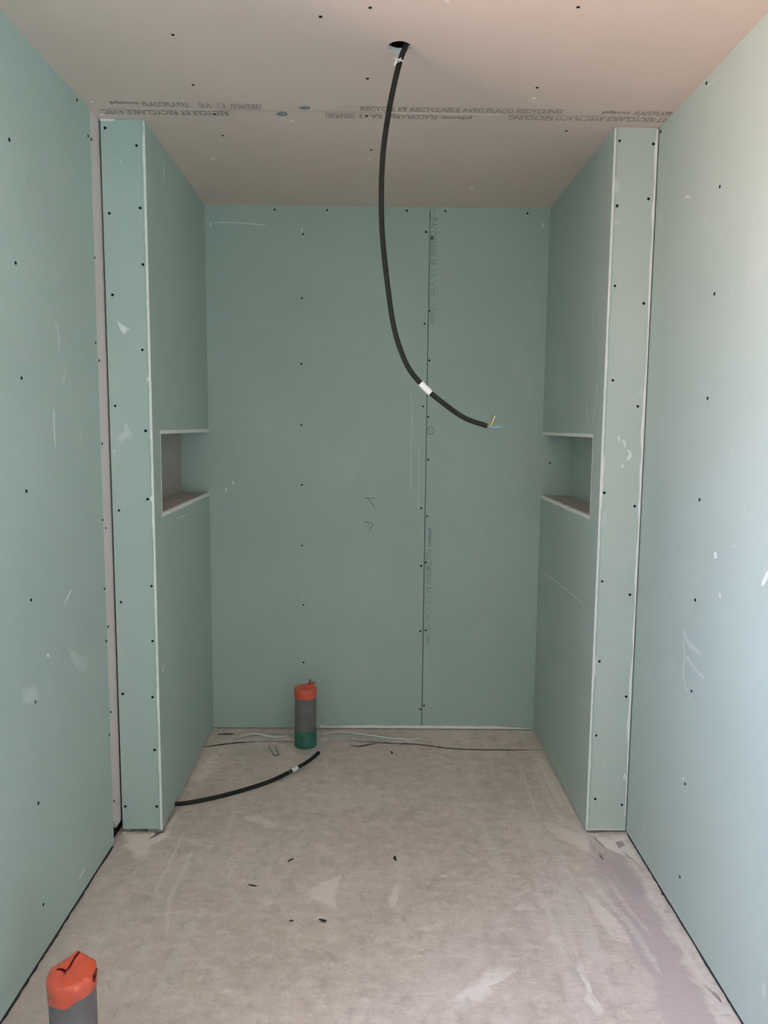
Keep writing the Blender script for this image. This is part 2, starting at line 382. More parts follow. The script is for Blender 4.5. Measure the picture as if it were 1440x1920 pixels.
keep(obj('cut_edge', bm, M['gypsum']), ceiling)
bm = bmesh.new(); box(bm, XL-.25, XR+.25, YF-.25, YB+.25, H+.14, H+.2)
struct(obj('ceiling', bm, M['void']))
# outer shell --------------------------------------------------------
def shell(x0, x1, y0, y1, z0=-.12, z1=H+.14):
    bm = bmesh.new(); box(bm, x0, x1, y0, y1, z0, z1); return bm
w_left = obj('wall_left', None or bmesh.new(), M['outwall']) if False else None
def wall_with_hole(name, axis, base0, base1, a0, a1, hole, z0, z1, m):
    """slab with one rectangular opening; axis 'x': slab spans base0..base1 in x and runs along y"""
    h0, h1, hz0, hz1 = hole; bm = bmesh.new()
    def bb(p0, p1, q0, q1):
        if p1-p0 < 1e-4 or q1-q0 < 1e-4: return
        if axis == 'x': box(bm, base0, base1, p0, p1, q0, q1)
        else: box(bm, p0, p1, base0, base1, q0, q1)
    bb(a0, h0, z0, z1); bb(h1, a1, z0, z1); bb(h0, h1, z0, hz0); bb(h0, h1, hz1, z1)
    return obj(name, bm, m)
YS = s_left(190, 870).y                                # where the green lining of the left wall stops
G = .009                                               # gap left under the boards
wl = struct(wall_with_hole('wall_left', 'x', XL-T, XL, YF, YS, WIN_L, G, H, M['green']), 'green moisture-resistant plasterboard wall on the left')
o = keep(wall_with_hole('masonry', 'x', XL-.42, XL-.055, YF-.1, YB+.1, WIN_L, -.05, H+.14, M['outwall']), wl)
bm = bmesh.new(); box(bm, XL-.055, XL-T-.003, YF, YB, 0, G*.6); 
keep(obj('dark_backing', bm, M['void']), wl)  # near-black box painting the shade of the stud cavity under the boards
wr = struct(wall_with_hole('wall_right', 'x', XR, XR+T, YF, YB+.05, WIN_R, G, H, M['green']), 'green moisture-resistant plasterboard wall on the right')
keep(wall_with_hole('masonry', 'x', XR+.055, XR+.36, YF-.1, YB+.1, WIN_R, -.05, H+.14, M['outwall']), wr)
wf = struct(obj('wall_front', shell(XL, XR, YF-T, YF, 0, H), M['green']))
keep(obj('masonry', shell(XL-.1, XR+.1, YF-.10, YF-T, 0), M['outwall']), wf)
# jambs of the two openings behind the viewer
def frame(name, axis, c0, c1, hole):
    h0, h1, z0, z1 = hole; t = .05; bm = bmesh.new()
    for p0, p1, q0, q1 in ((h0, h0+t, z0, z1), (h1-t, h1, z0, z1), (h0+t, h1-t, z1-t, z1), (h0+t, h1-t, z0, z0+t*.4)):
        if axis == 'x': box(bm, c0, c1, p0, p1, q0, q1)
        else: box(bm, p0, p1, c0, c1, q0, q1)
    return struct(obj(name, bm, M['frame']))
frame('window_1', 'x', XL-.42, XL-.35, WIN_L); frame('window_2', 'x', XR+.29, XR+.36, WIN_R);

# back wall: two tall boards with an open joint --------------------------
XJ = hit(797, 880, 'y', YB).x
wb_ = struct(obj('wall_back', shell(XL-.05, XR+.05, YB+T+.004, YB+.05, 0), M['void']), 'green plasterboard back wall of the alcove')
jt, jb = s_back(806.5, 388).x, s_back(790.5, 1366).x
ZB = .004
for side in (0, 1):
    bm = bmesh.new(); g = .0016
    if side == 0: q = [(XL-.05, jb-g), (XL-.05, jt-g)]
    else: q = [(jb+g, XR+.02), (jt+g, XR+.02)]
    (a0, a1), (b0, b1) = q
    hexa(bm, [(a0, YB, ZB), (a1, YB, ZB), (a1, YB+T, ZB), (a0, YB+T, ZB), (b0, YB, H), (b1, YB, H), (b1, YB+T, H), (b0, YB+T, H)])
    keep(obj('board', bm, M['green']), wb_)
screws([(515, 393), (613, 394), (763, 395), (835, 396), (989, 400), (568, 439), (566, 559), (565, 682), (565, 797), (566, 909), (566, 1023), (569, 1134), (569, 1242),
        (799, 435), (796, 607), (793, 762), (790, 953), (790, 1061), (788, 1183), (788, 1330),
        (810, 445), (806, 583), (805, 676), (803, 782), (803, 862), (801, 968), (798, 1055), (798, 1182), (795, 1323), (1031, 868)], s_back, N['-y'], wb_)
# pale gypsum foot of the right-hand part of the wall
bm = bmesh.new(); a, b = s_back(600, 1364), s_back(998, 1367)
K = 60
for i in range(K):
    t0, t1 = i/K, (i+1)/K
    def zt(t): return (.019+.004*noise.noise(Vector((t*14, 0, 0))))*(1 if t < .8 else 1-(t-.8)*3)
    x0, x1 = a.x+(b.x-a.x)*t0, a.x+(b.x-a.x)*t1
    hexa(bm, [(x0, YB-.003, .006), (x1, YB-.003, .006), (x1, YB+.004, .006), (x0, YB+.004, .006), (x0, YB-.001, zt(t0)), (x1, YB-.001, zt(t1)), (x1, YB+.004, zt(t1)), (x0, YB+.004, zt(t0))])
keep(obj('board_foot', bm, M['gypsum']), wb_)

# board printing down the joint (the stamp of the maker) ---------------
def down_text(txt, x0px, x1px, y0, y1, m=None, bold=0, parent=wb_, name='printed_lettering'):
    top = s_back(x1px, y0); bot = s_back(x1px-(y1-y0)*.0165, y1); left = s_back(x0px, y0)
    wdt = top.x-left.x; al = bot-top; up = Vector((1, 0, 0)); org = top-Vector((wdt, 0, 0))+Vector((0, -.0006, 0))
    return lettering(txt, org, al, up, al.length, wdt, m or M['print'], parent, name, bold)
down_text('co', 805, 817, 388, 402)
down_text('PLACOMARINE', 805, 820, 407, 482, bold=.022)
down_text('BA', 804, 819, 486, 499, bold=.03)
down_text('13', 804, 818, 506, 518)
down_text('V', 804, 818, 526, 538)
down_text('=', 808, 815, 542, 557, bold=.022)
down_text('NF', 803, 818, 571, 582); down_text('placo', 803, 818, 586, 609, bold=.022)
down_text('placo', 801, 811, 991, 1026, M['blueink'], bold=.03)
down_text('PLACOMARINE', 799, 810, 1031, 1096, bold=.022)
down_text('BA', 798, 810, 1101, 1113, bold=.03); down_text('13', 798, 809, 1119, 1131); down_text('V', 797, 808, 1137, 1148)
down_text('=', 800, 805, 1152, 1165, bold=.022); down_text('NF', 797, 808, 1174, 1186); down_text('placo', 797, 808, 1190, 1210, bold=.03)
def outline(surf, pts, wid, m, parent, name):
    P = [surf(*p) for p in pts]; bm = bmesh.new(); c = sum(P, Vector())/len(P); inn = []
    for p in P: inn.append(p+(c-p).normalized()*wid)
    nn = (P[1]-P[0]).cross(P[2]-P[0]).normalized(); nn = nn if nn.dot(CAM-c) > 0 else -nn
    A = [bm.verts.new(p+nn*.0006) for p in P]; B = [bm.verts.new(p+nn*.0006) for p in inn]; k = len(P)
    for i in range(k): bm.faces.new((A[i], A[(i+1) % k], B[(i+1) % k], B[i]))
    return obj(name, bm, m, parent)
outline(s_back, [(805, 540), (820, 540), (819, 563), (804, 563)], .0016, M['print'], wb_, 'printed_box')
outline(s_back, [(798, 1150), (809, 1150), (808, 1170), (797, 1170)], .0013, M['print'], wb_, 'printed_box')
down_text('co', 343, 352, 907, 925)
# round inspection stamp
def ring_stamp(surf, cxp, cyp, rx, ry, wid, parent, slash=True):
    pts = [(cxp+rx*math.cos(a), cyp+ry*math.sin(a)) for a in [2*math.pi*k/28 for k in range(28)]]
    o = outline(surf, pts, wid, M['blueink'], parent, 'round_stamp')
    return o
ring_stamp(s_back, 807.5, 807, 6.5, 8, .004, wb_); streak('round_stamp', [(804, 802), (810, 812)], .004, s_back, M['blueink'], wb_, .0007)
# pencil set-out marks and scuffs
for p in ([(684, 933), (695, 934), (707, 934)], [(689, 934), (698, 945), (706, 955)], [(681, 978), (690, 979), (700, 982)], [(700, 982), (695, 990), (690, 1000)], [(690, 980), (691, 990)]):
    streak('pencil_mark', p, .0035, s_back, M['pencil'], wb_, .0007)
streak('plaster_smear', [(400, 417), (450, 418), (505, 423)], .008, s_back, M['smear_bright'], wb_)
for p, wd in (([(771, 730), (772, 800), (769, 930)], .012), ([(785, 820), (786, 900), (783, 960)], .010), ([(735, 555), (737, 600)], .01)):
    streak('plaster_smear', p, wd, s_back, M['smear'], wb_)
for c in ((1018, 422), (395, 421), (566, 431), (437, 905), (424, 918)):
    mark('plaster_smear', [(c[0]-2, c[1]-6), (c[0]+3, c[1]-3), (c[0]+2, c[1]+5), (c[0]-2, c[1]+5)], s_back, M['smear_bright'], wb_)
# small loose offcut of board leaning at the wall foot right of the pipe
bm = bmesh.new(); a, b = s_back(609, 1347), s_back(636, 1366)
hexa(bm, [(a.x, YB-.012, .02), (b.x+.01, YB-.012, .02), (b.x+.01, YB-.004, .02), (a.x, YB-.004, .02), (a.x-.003, YB-.008, a.z+.004), (a.x+.05, YB-.008, a.z-.004), (a.x+.05, YB-.001, a.z-.004), (a.x-.003, YB-.001, a.z+.004)])
keep(obj('patch', bm, M['green']), wb_)

# piers and side walls of the alcove ------------------------------------
def lerp2(A, B, t): return (A[0]+(B[0]-A[0])*t, A[1]+(B[1]-A[1])*t)
def tpar(P, A, B): return (P.y-A[1])/(B[1]-A[1])
def pier(name, label, A, B, xw, sgn, nf, nz, xin, niche_back_mat):
    """sgn=+1: pier stands left of the alcove (face looks to +x). nf = parameter where the niche starts, nz = (bottom, top)"""
    root = empty(name, ((A[0]+xw)/2, A[1], 0)); struct(root, label)
    n2 = (-sgn*T, 0)
    def slab(t0, t1, z0, z1, bm):
        a, b = lerp2(A, B, t0), lerp2(A, B, t1)
        prism(bm, [a, b, (b[0]+n2[0], b[1]), (a[0]+n2[0], a[1])], z0, z1)
    bm = bmesh.new(); slab(0, nf, G, H, bm); slab(nf, 1, nz[1], H, bm); slab(nf, 1, G, nz[0]-T, bm)
    keep(obj('side_board', bm, M['green']), root)
    # front board between wall and side board
    x0, x1 = sorted((xw+sgn*.0035, A[0]-sgn*(T+.0002)))
    bm = bmesh.new(); box(bm, x0, x1, A[1], A[1]+T, .0145, H-.001)
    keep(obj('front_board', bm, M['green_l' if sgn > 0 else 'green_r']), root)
    # exposed gypsum core along the outer corner, a little ragged
    bm = bmesh.new(); K = 160; rows = []
    for i in range(K+1):
        z = .012+(H-.006-.012)*i/K; q = noise.noise(Vector((3*sgn, 0, z*9)))+.6*noise.noise(Vector((3*sgn, 5, z*40)))
        wd = T*((.56 if sgn > 0 else .48)+.22*q) + (.006 if sgn > 0 and abs(z-1.24) < .012 else 0)
        wd = max(wd, .005)
        if i > K-3: wd *= .6
        rows.append([bm.verts.new((A[0]+sgn*.0008, A[1]-.0012, z)), bm.verts.new((A[0]-sgn*wd, A[1]-.0012, z)), bm.verts.new((A[0]-sgn*wd, A[1]+.001, z)), bm.verts.new((A[0]+sgn*.0008, A[1]+.001+.002*max(0, q), z))])
    for a, b in zip(rows, rows[1:]):
        for k in range(4): bm.faces.new((a[k], a[(k+1) % 4], b[(k+1) % 4], b[k]))
    bm.faces.new(rows[0]); bm.faces.new(rows[-1])
    keep(obj('gypsum_edge', bm, M['gypsum'], smooth=False), root)
    # niche: shelf, head, back
    a, b = lerp2(A, B, nf), lerp2(A, B, 1)
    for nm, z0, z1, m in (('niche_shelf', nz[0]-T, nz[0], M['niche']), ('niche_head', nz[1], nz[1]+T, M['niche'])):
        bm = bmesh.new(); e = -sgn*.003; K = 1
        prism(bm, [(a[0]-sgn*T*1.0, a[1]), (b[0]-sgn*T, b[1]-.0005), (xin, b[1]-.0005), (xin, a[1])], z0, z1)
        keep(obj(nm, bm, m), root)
    # their white cut edges, flush with the side face, slightly crumbled
    for nm, z0, z1, dr in (('niche_edge', nz[0]-T, nz[0]+.0004, 1), ('niche_edge', nz[1]-.0004, nz[1]+T, -1)):
        bm = bmesh.new(); K = 90; rows = []
        for i in range(K+1):
            t = i/K; x, y = a[0]+(b[0]-a[0])*t, a[1]+(b[1]-a[1])*t
            j0 = .0016*noise.noise(Vector((t*25, z0*9, sgn))); j1 = .0022*noise.noise(Vector((t*30, z0*9, sgn+4)))+.001*noise.noise(Vector((t*90, 1, 1)))
            za, zb = (z0+j1*1.3, z1) if dr > 0 else (z0, z1+j1+abs(j1))
            rows.append([bm.verts.new((x+sgn*.0012, y-.001, za)), bm.verts.new((x+sgn*.0012, y-.001, zb)), bm.verts.new((x-sgn*T, y-.001, z1)), bm.verts.new((x-sgn*T, y-.001, z0))])
        for p, q in zip(rows, rows[1:]):
            for k in range(4): bm.faces.new((p[k], p[(k+1) % 4], q[(k+1) % 4], q[k]))
        bm.faces.new(rows[0]); bm.faces.new(rows[-1]); keep(obj(nm, bm, M['gypsum']), root)
    bm = bmesh.new(); K = 40; rows = []
    for i in range(K+1):
        z = nz[0]+(nz[1]-nz[0])*i/K; j = .0012*noise.noise(Vector((z*60, sgn, 2)))
        rows.append([bm.verts.new((a[0]+sgn*.0008, a[1]-.0022-j, z)), bm.verts.new((a[0]+sgn*.0008, a[1]+.0005, z)), bm.verts.new((a[0]-sgn*.012, a[1]+.0005, z)), bm.verts.new((a[0]-sgn*.012, a[1]-.0015, z))])
    for p, q in zip(rows, rows[1:]):
        for k in range(4): bm.faces.new((p[k], p[(k+1) % 4], q[(k+1) % 4], q[k]))
    keep(obj('niche_edge', bm, M['gypsum']), root)
    bm = bmesh.new(); xs = sorted((xin, xin-sgn*T)); box(bm, xs[0], xs[1], a[1]-T, YB-.001, nz[0]-T, nz[1]+T)
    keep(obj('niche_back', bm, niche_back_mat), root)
    bm = bmesh.new(); xs = sorted((xin-sgn*T, a[0]-sgn*T*1.02)); box(bm, xs[0], xs[1], a[1]-T, a[1]-.0008, nz[0]-T, nz[1]+T)
    keep(obj('niche_side', bm, M['green']), root)
    return root
nf_l = tpar(s_sl(302.5, 890), LA, LB); nf_r = tpar(s_sr(1109, 890), RA, RB)
nz_l = (s_sl(303, 963).z, (s_sl(302, 813).z+s_sl(390, 810).z)/2); nz_r = (s_sr(1106, 968).z, (s_sr(1110, 818).z+s_sr(1015, 817).z)/2)
xin_l = s_back(340, 870).x; xin_r = s_back(1069, 870).x
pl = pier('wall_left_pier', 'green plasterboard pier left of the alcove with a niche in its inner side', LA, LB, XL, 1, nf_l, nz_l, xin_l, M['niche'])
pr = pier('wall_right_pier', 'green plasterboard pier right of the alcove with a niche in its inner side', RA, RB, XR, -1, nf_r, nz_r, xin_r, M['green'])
screws([(197, 240), (205, 400), (211, 553), (216, 761), (223, 957), (227, 1129), (230, 1301), (235, 1512), (256, 273), (263, 390), (268, 496), (267, 656), (273, 808),
        (277, 936), (284, 1099), (286, 1202), (286, 1307), (290, 1406), (294, 1512)], s_pl, N['-y'], pl)
screws([(1162, 264), (1157, 386), (1153, 536), (1149, 713), (1133, 924), (1129, 1090), (1124, 1240), (1118, 1379), (1116, 1498),
        (1225, 270), (1216, 373), (1207, 569), (1196, 762), (1190, 949), (1181, 1115), (1174, 1306), (1166, 1509)], s_pr, N['-y'], pr)
# smears on the piers
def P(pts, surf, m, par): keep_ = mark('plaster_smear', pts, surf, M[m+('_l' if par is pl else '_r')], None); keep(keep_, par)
P([(215, 594), (227, 606), (246, 616), (233, 631), (224, 620)], s_pl, 'smear_bright', pl)
P([(233, 790), (241, 788), (242, 800), (254, 816), (250, 828), (236, 826), (222, 834), (215, 820), (232, 806)], s_pl, 'smear', pl)
P([(208, 842), (219, 842), (218, 850), (210, 852)], s_pl, 'smear', pl)
P([(222, 292), (229, 300), (229, 313), (224, 308)], s_pl, 'smear', pl)
P([(274, 706), (279, 704), (280, 714), (275, 722)], s_pl, 'smear_bright', pl)
P([(1157, 818), (1162, 815), (1163, 828), (1157, 828)], s_pr, 'smear_bright', pr)
P([(1166, 822), (1172, 822), (1176, 840), (1170, 842)], s_pr, 'smear_bright', pr)
P([(1174, 840), (1184, 841), (1187, 856), (1180, 868), (1173, 862), (1179, 852)], s_pr, 'smear_bright', pr)
P([(1166, 866), (1172, 876), (1163, 878)], s_pr, 'smear_bright', pr)
P([(1152, 332), (1164, 340), (1164, 356), (1152, 372)], s_pr, 'smear', pr)
P([(1150, 408), (1167, 410), (1163, 426), (1150, 424)], s_pr, 'smear', pr)
P([(1130, 950), (1139, 955), (1138, 985), (1126, 990)], s_pr, 'smear', pr)
P([(1195, 725), (1206, 728), (1204, 745), (1197, 745)], s_pr, 'smear', pr)
P([(1170, 1446), (1177, 1452), (1174, 1468), (1166, 1462)], s_pr, 'smear_bright', pr)
for p, s, wd, m, par in (([(457/4.0*1+342*0+188, 300), (306, 340)], s_sl, .01, 'smear', pl),):
    pass
for pts, s, wd, m, par in (([(307, 310), (306, 345)], s_sl, .012, 'smear_bright', pl), ([(310, 620), (310, 635)], s_sl, .01, 'smear', pl),
        ([(290, 780), (289, 800)], s_sl, .01, 'smear', pl), ([(308, 1246), (304, 1262)], s_sl, .014, 'smear_bright', pl), ([(330, 972), (352, 964)], s_sl, .006, 'smear_bright', pl),
        ([(1015, 1072), (1050, 1096), (1098, 1136)], s_sr, .006, 'smear_bright', pr), ([(1125, 640), (1120, 730), (1110, 800)], s_sr, .022, 'smear', pr),
        ([(1114, 560), (1110, 640)], s_sr, .018, 'smear', pr), ([(1100, 745), (1102, 805)], s_sr, .018, 'smear', pr), ([(1094, 990), (1090, 1060)], s_sr, .02, 'smear', pr),
        ([(1094, 1300), (1088, 1318)], s_sr, .02, 'smear', pr), ([(1128, 330), (1124, 360)], s_sr, .012, 'smear', pr),
        ([(1134, 850), (1130, 900), (1127, 960)], s_pr, .008, 'smear_bright', pr), ([(1117, 1230), (1115, 1270)], s_pr, .007, 'smear_bright', pr)):
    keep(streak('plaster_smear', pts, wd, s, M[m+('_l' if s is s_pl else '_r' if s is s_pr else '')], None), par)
keep(streak('rubbed_band', [(283, 262), (290, 500), (296, 800), (300, 1000), (308, 1400)], .05, s_sl, M['rub'], None, .0004), pl)
keep(streak('rubbed_band', [(1141, 300), (1128, 600), (1116, 780)], .06, s_sr, M['rub'], None, .0004), pr)
keep(streak('rubbed_band', [(1107, 1000), (1104, 1200), (1096, 1420)], .07, s_sr, M['rub'], None, .0004), pr)
keep(streak('scored_line', [(1010, 1068), (1016, 1071)], .003, s_sr, M['smear'], None), pr)
# filler run down the joint between right pier and right wall
bm = bmesh.new(); rows = []; K = 200
for i in range(K+1):
    z = .07+(H-.08)*i/K; q = .5+.5*noise.noise(Vector((z*3.1, 2, 0)))+.35*noise.noise(Vector((z*11, 7, 0)))
    wd = .004+.014*max(0, q-.25)*(1 if z > .35 else .45); off = .004
    rows.append([bm.verts.new((XR-off, YPR-.0009, z)), bm.verts.new((XR-off-wd*.5, YPR-.0022, z)), bm.verts.new((XR-off-wd, YPR-.0006, z))])
for a, b in zip(rows, rows[1:]):
    for k in range(2): bm.faces.new((a[k], a[k+1], b[k+1], b[k]))
keep(obj('joint_filler', bm, M['gypsum'], smooth=True), pr)
# thin pale lip under the right front board and white line on top of left one
for par, x0, x1, y in ((pr, AR+.002, XR-.004, YPR),):
    bm = bmesh.new(); box(bm, x0, x1, y-.0012, y+.002, .012, .0155); keep(obj('board_lip', bm, M['gypsum']), par)
bm = bmesh.new(); box(bm, XL+.003, XL+.05, YPL-.001, YPL+.002, H-.006, H-.0005); keep(obj('joint_filler', bm, M['gypsum']), pl)
# dark hollow core behind the front boards
for par, xa, xb, y in ((pl, XL+.02, AL-.02, YPL), (pr, AR+.02, XR-.02, YPR)):
    bm = bmesh.new(); box(bm, xa, xb, y+.05, y+.06, 0, H); keep(obj('stud', bm, M['steel']), par)

# packers seen under the piers
def packer(px0, px1, pybot, surf, A, label):
    a, b = surf(px0, pybot), surf(px1, pybot); o = empty('packing_block', ((a.x+b.x)/2, A[1]+.02, 0))
    bm = bmesh.new(); box(bm, a.x, b.x, A[1]+.001, A[1]+.045, 0, .0143); bmesh.ops.bevel(bm, geom=bm.edges[:], offset=.0012, segments=2, affect='EDGES')
    me = obj('packing_block', bm, M['packer']); bpy.data.objects.remove(o); tag(me, label, 'packer'); return me
M['packer'] = mat('grey_brown_packer', (.21, .19, .18), .6, .3, var=.3, vscale=60)
packer(231, 248, 1560, s_pl, LA, 'grey packing block under the left pier, the one nearer the left wall')
packer(277, 302, 1560, s_pl, LA, 'grey packing block under the left pier at its alcove corner')
packer(1101, 1124, 1562, s_pr, RA, 'grey packing block under the right pier at its alcove corner')

# pale strip of board filling the gap between left wall and left pier
ys0 = YS+.002; bm = bmesh.new(); zb = s_left(214, 1540).z; x = XL-.004
ymid = ys0+(YPL-ys0)*.45
pro = [(ys0, zb+.02), (ymid, .045), (YPL+.01, .045), (YPL+.02, H), (ys0, H)]
a = [bm.verts.new((x, y, z)) for y, z in pro]; b = [bm.verts.new((x-T, y, z)) for y, z in pro]
bm.faces.new(a); bm.faces.new(b)
for i in range(5): bm.faces.new((a[i], a[(i+1) % 5], b[(i+1) % 5], b[i]))
strip = obj('filler_strip', bm, M['strip']); tag(strip, 'tall narrow pale grey board strip between left wall and left pier', 'board strip')
screws([(171, 261), (177, 483), (185.5, 676), (191, 832), (198, 990), (202.5, 1175), (207.5, 1335), (213.5, 1502)], lambda x, y: hit(x, y, 'x', XL-.004), N['+x'], strip)
bm = bmesh.new(); box(bm, XL-.05, XL-.02, YS-.02, YPL+.03, 0, .05); keep(obj('dark_backing', bm, M['void']), wl)  # near-black block painting the shade in the hollow below the strip

# side walls: screws and marks
screws([(17, 262), (29, 493), (40, 709), (49, 921), (58, 1125), (66, 1316), (144, 187), (165, 255), (179, 643), (71.5, 1506), (81, 1696), (192, 975), (195.5, 1104), (199, 1202), (205, 1378)], s_left, N['+x'], wl)
screws([(1350, 350), (1340, 551), (1327, 747), (1312, 937), (1304, 1125), (1297, 1296), (1285, 1470), (1275, 1644), (1239, 247), (1325, 156)], s_right, N['-x'], wr)
def Q(pts, surf, m, par): keep(mark('plaster_smear', pts, surf, M[m], None), par)
def QS(pts, wd, surf, m, par): keep(streak('plaster_smear', pts, wd, surf, M[m], None), par)
QS([(103, 600), (110, 632), (109, 660)], .02, s_left, 'smear', wl); QS([(124, 685), (118, 720), (113, 730)], .016, s_left, 'smear', wl)
QS([(101, 760), (101, 800), (104, 845)], .014, s_left, 'smear_bright', wl); QS([(152, 800), (151, 835)], .012, s_left, 'smear', wl)
QS([(134, 1105), (119, 1135)], .012, s_left, 'smear_bright', wl); Q([(86, 1224), (93, 1224), (94, 1234), (86, 1233)], s_left, 'smear_bright', wl)
Q([(118, 1205), (135, 1215), (170, 1232), (172, 1262), (150, 1268), (130, 1240)], s_left, 'smear', wl)
QS([(159, 1626), (152, 1640), (146, 1652)], .014, s_left, 'smear_bright', wl); QS([(122, 205), (127, 217)], .012, s_left, 'smear', wl)
Q([(36, 1290), (70, 1275), (80, 1320), (40, 1330)], s_left, 'smear', wl)
QS([(1280, 1180), (1292, 1205), (1316, 1228)], .03, s_right, 'smear', wr); QS([(1280, 1192), (1284, 1230), (1282, 1270), (1296, 1316)], .02, s_right, 'smear', wr); QS([(1284, 1225), (1304, 1255), (1322, 1272)], .022, s_right, 'smear', wr)
Q([(1337, 1032), (1345, 1032), (1346, 1048), (1339, 1050)], s_right, 'smear_bright', wr); Q([(1374, 1020), (1381, 1022), (1380, 1030), (1374, 1028)], s_right, 'smear', wr)
Q([(1348, 1110), (1352, 1110), (1353, 1126), (1349, 1122)], s_right, 'smear_bright', wr); Q([(1279, 1456), (1283, 1457), (1284, 1465), (1279, 1460)], s_right, 'smear_bright', wr)
QS([(1286, 368), (1296, 370)], .008, s_right, 'smear_bright', wr); QS([(1330, 160), (1345, 146)], .01, s_right, 'smear', wr)
QS([(1428, 1098), (1436, 1085), (1440, 1070)], .02, s_right, 'smear_bright', wr); Q([(1426, 1840), (1436, 1835), (1440, 1870), (1430, 1875)], s_right, 'smear', wr)
QS([(1207, 1540), (1204, 1575)], .01, s_right, 'smear', wr)

# ceiling: screws, joint, lettering ------------------------------------------------
screws([(324, 65), (362, 159), (694, 14), (1084, 13), (601, 31), (689, 147), (1007, 164), (418, 254), (696, 281), (1062, 245)], s_ceil, N['-z'], ceiling)
screws([(402, 213.5), (688, 217)], s_ceil, N['-z'], ceiling)
def jy(px): return 202.5+(px-215)*.0168 if px < 700 else 211+(px-730)*.0225*.6     # joint line height along the photo
keep(streak('joint_gap', [(200, 203), (430, 206.5), (730, 211.5), (960, 215), (1225, 220)], .0022, s_ceil, M['print2'], None, .0005, taper=False), ceiling)
for p, wd in (([(728, 211), (800, 212.3), (885, 213.6), (960, 215.2)], .010), ([(225, 203), (320, 204.5), (420, 206)], .005), ([(1030, 218), (1130, 221)], .003)):
    keep(streak('joint_filler', p, wd, s_ceil, M['csmear'], None, .0008), ceiling)
def ctext(txt, x0, y0, x1, y1, hpx, flip, m='print2', bold=.0):
    """line of print on the ceiling from photo point (x0,y0) to (x1,y1); flip = letters stand on their heads"""
    a, b = s_ceil(x0, y0), s_ceil(x1, y1); d = s_ceil((x0+x1)/2, (y0+y1)/2-hpx)-s_ceil((x0+x1)/2, (y0+y1)/2); hgt = abs(d.y)
    if not flip: lo = a; al = b-a; up = Vector((0, -1, 0))
    else: lo = b+Vector((0, -hgt, 0)); al = a-b; up = Vector((0, 1, 0))
    keep(lettering(txt, lo+Vector((0, 0, -.0007)), al, up, al.length, hgt, M[m], None, 'printed_lettering', bold), ceiling)
ctext('placo', 208, 195.5, 262, 197.3, 8, False, bold=.03); ctext('PLACOPLATRE', 270, 199, 356, 201, 9, False, bold=.022)
ctext('BA 13', 404-28, 201.5, 424, 202.5, 9, False); ctext('PREGY', 358, 201, 372, 201.5, 8, False) if False else None
ctext('SIGNATURE', 438, 203.5, 486, 204.3, 8.5, False, bold=.03)
keep(outline(s_ceil, [(433, 194), (489, 195), (489, 205.5), (433, 204.5)], .003, M['print2'], None, 'printed_box'), ceiling)
ctext('RECYCLE ET RECYCLABLE AVEC PLACO RECYCLING', 676, 207.5, 1052, 213, 8, False, bold=.022)
ctext('placo', 1127, 214, 1178, 215, 7.5, False, bold=.03); ctext('PLACOPLATRE', 1186, 216, 1262, 217.5, 8, False, bold=.022)
ctext('SIGNATURE', 615, 220.5, 661, 221.3, 8, True, bold=.03)
keep(outline(s_ceil, [(611, 211), (664, 212), (664, 222), (611, 221)], .003, M['print2'], None, 'printed_box'), ceiling)
ctext('BA 13', 674, 221.5, 716, 222, 8, True, bold=.022); ctext('PLACOPLATRE', 728, 222, 818, 223.5, 8, True, bold=.022); ctext('placo', 828, 223.5, 884, 224.5, 7.5, True, bold=.03)
ctext('ET RECYCLABLE AVEC PLACO RECYCLING', 953, 224, 1244, 229, 8, True, bold=.022)
ctext('RECYCLE ET RECYCLABLE AVEC', 196, 213.5, 430, 216.5, 9, True, bold=.03)
for c, r in (((529, 213.5), (10.5, 4)), ((571, 202), (10.5, 3.2))):
    pts = [(c[0]+r[0]*math.cos(t), c[1]+r[1]*math.sin(t)) for t in [2*math.pi*k/28 for k in range(28)]]
    keep(outline(s_ceil, pts, .009, M['blueink'], None, 'round_stamp'), ceiling)
    keep(streak('round_stamp', [(c[0]-5, c[1]), (c[0]+5, c[1])], .016, s_ceil, M['blueink'], None, .0007, taper=False), ceiling)
for c in ((549, 226), (400, 297), (884, 351), (1001, 184), (691, 299), (172, 190), (191, 214.5), (838, 2)):
    keep(mark('plaster_smear', [(c[0]-6, c[1]+1), (c[0]-1, c[1]-2), (c[0]+6, c[1]-2), (c[0]+4, c[1]+2), (c[0]-2, c[1]+3)], s_ceil, M['csmear'], None), ceiling)

# ------------------------------------------------------------------ floor marks
def F(pts, m, wmax=1): keep(mark('dust_patch', pts, s_floor, M[m], None, .0008, wmax), floor)
def FS(pts, wd, m): keep(streak('dust_line', pts, wd*1.5, s_floor, M['wisp'], None, .0009, .75), floor)
M['crack'] = mat('dark_crack', (.06, .05, .045), .9, .1)
F([(568, 1668), (600, 1650), (628, 1636), (647, 1630), (640, 1660), (634, 1690), (640, 1715), (615, 1705), (590, 1700), (560, 1694)], 'dust')
FS([(345, 1560), (322, 1610), (297, 1660), (288, 1682)], .016, 'dust'); FS([(362, 1590), (340, 1640), (318, 1690), (312, 1760)], .02, 'dust')
F([(230, 1560), (310, 1560), (330, 1520), (345, 1520), (322, 1572), (285, 1588), (270, 1620), (250, 1625), (228, 1600), (212, 1592)], 'dust')
F([(1102, 1565), (1175, 1562), (1200, 1600), (1215, 1640), (1190, 1612), (1150, 1600), (1128, 1590)], 'dustb')
F([(1120, 1600), (1165, 1605), (1205, 1650), (1225, 1700), (1190, 1700), (1150, 1640)], 'wetpatch', .9)
F([(1153, 1578), (1166, 1577), (1172, 1586), (1160, 1592)], 'wetpatch')
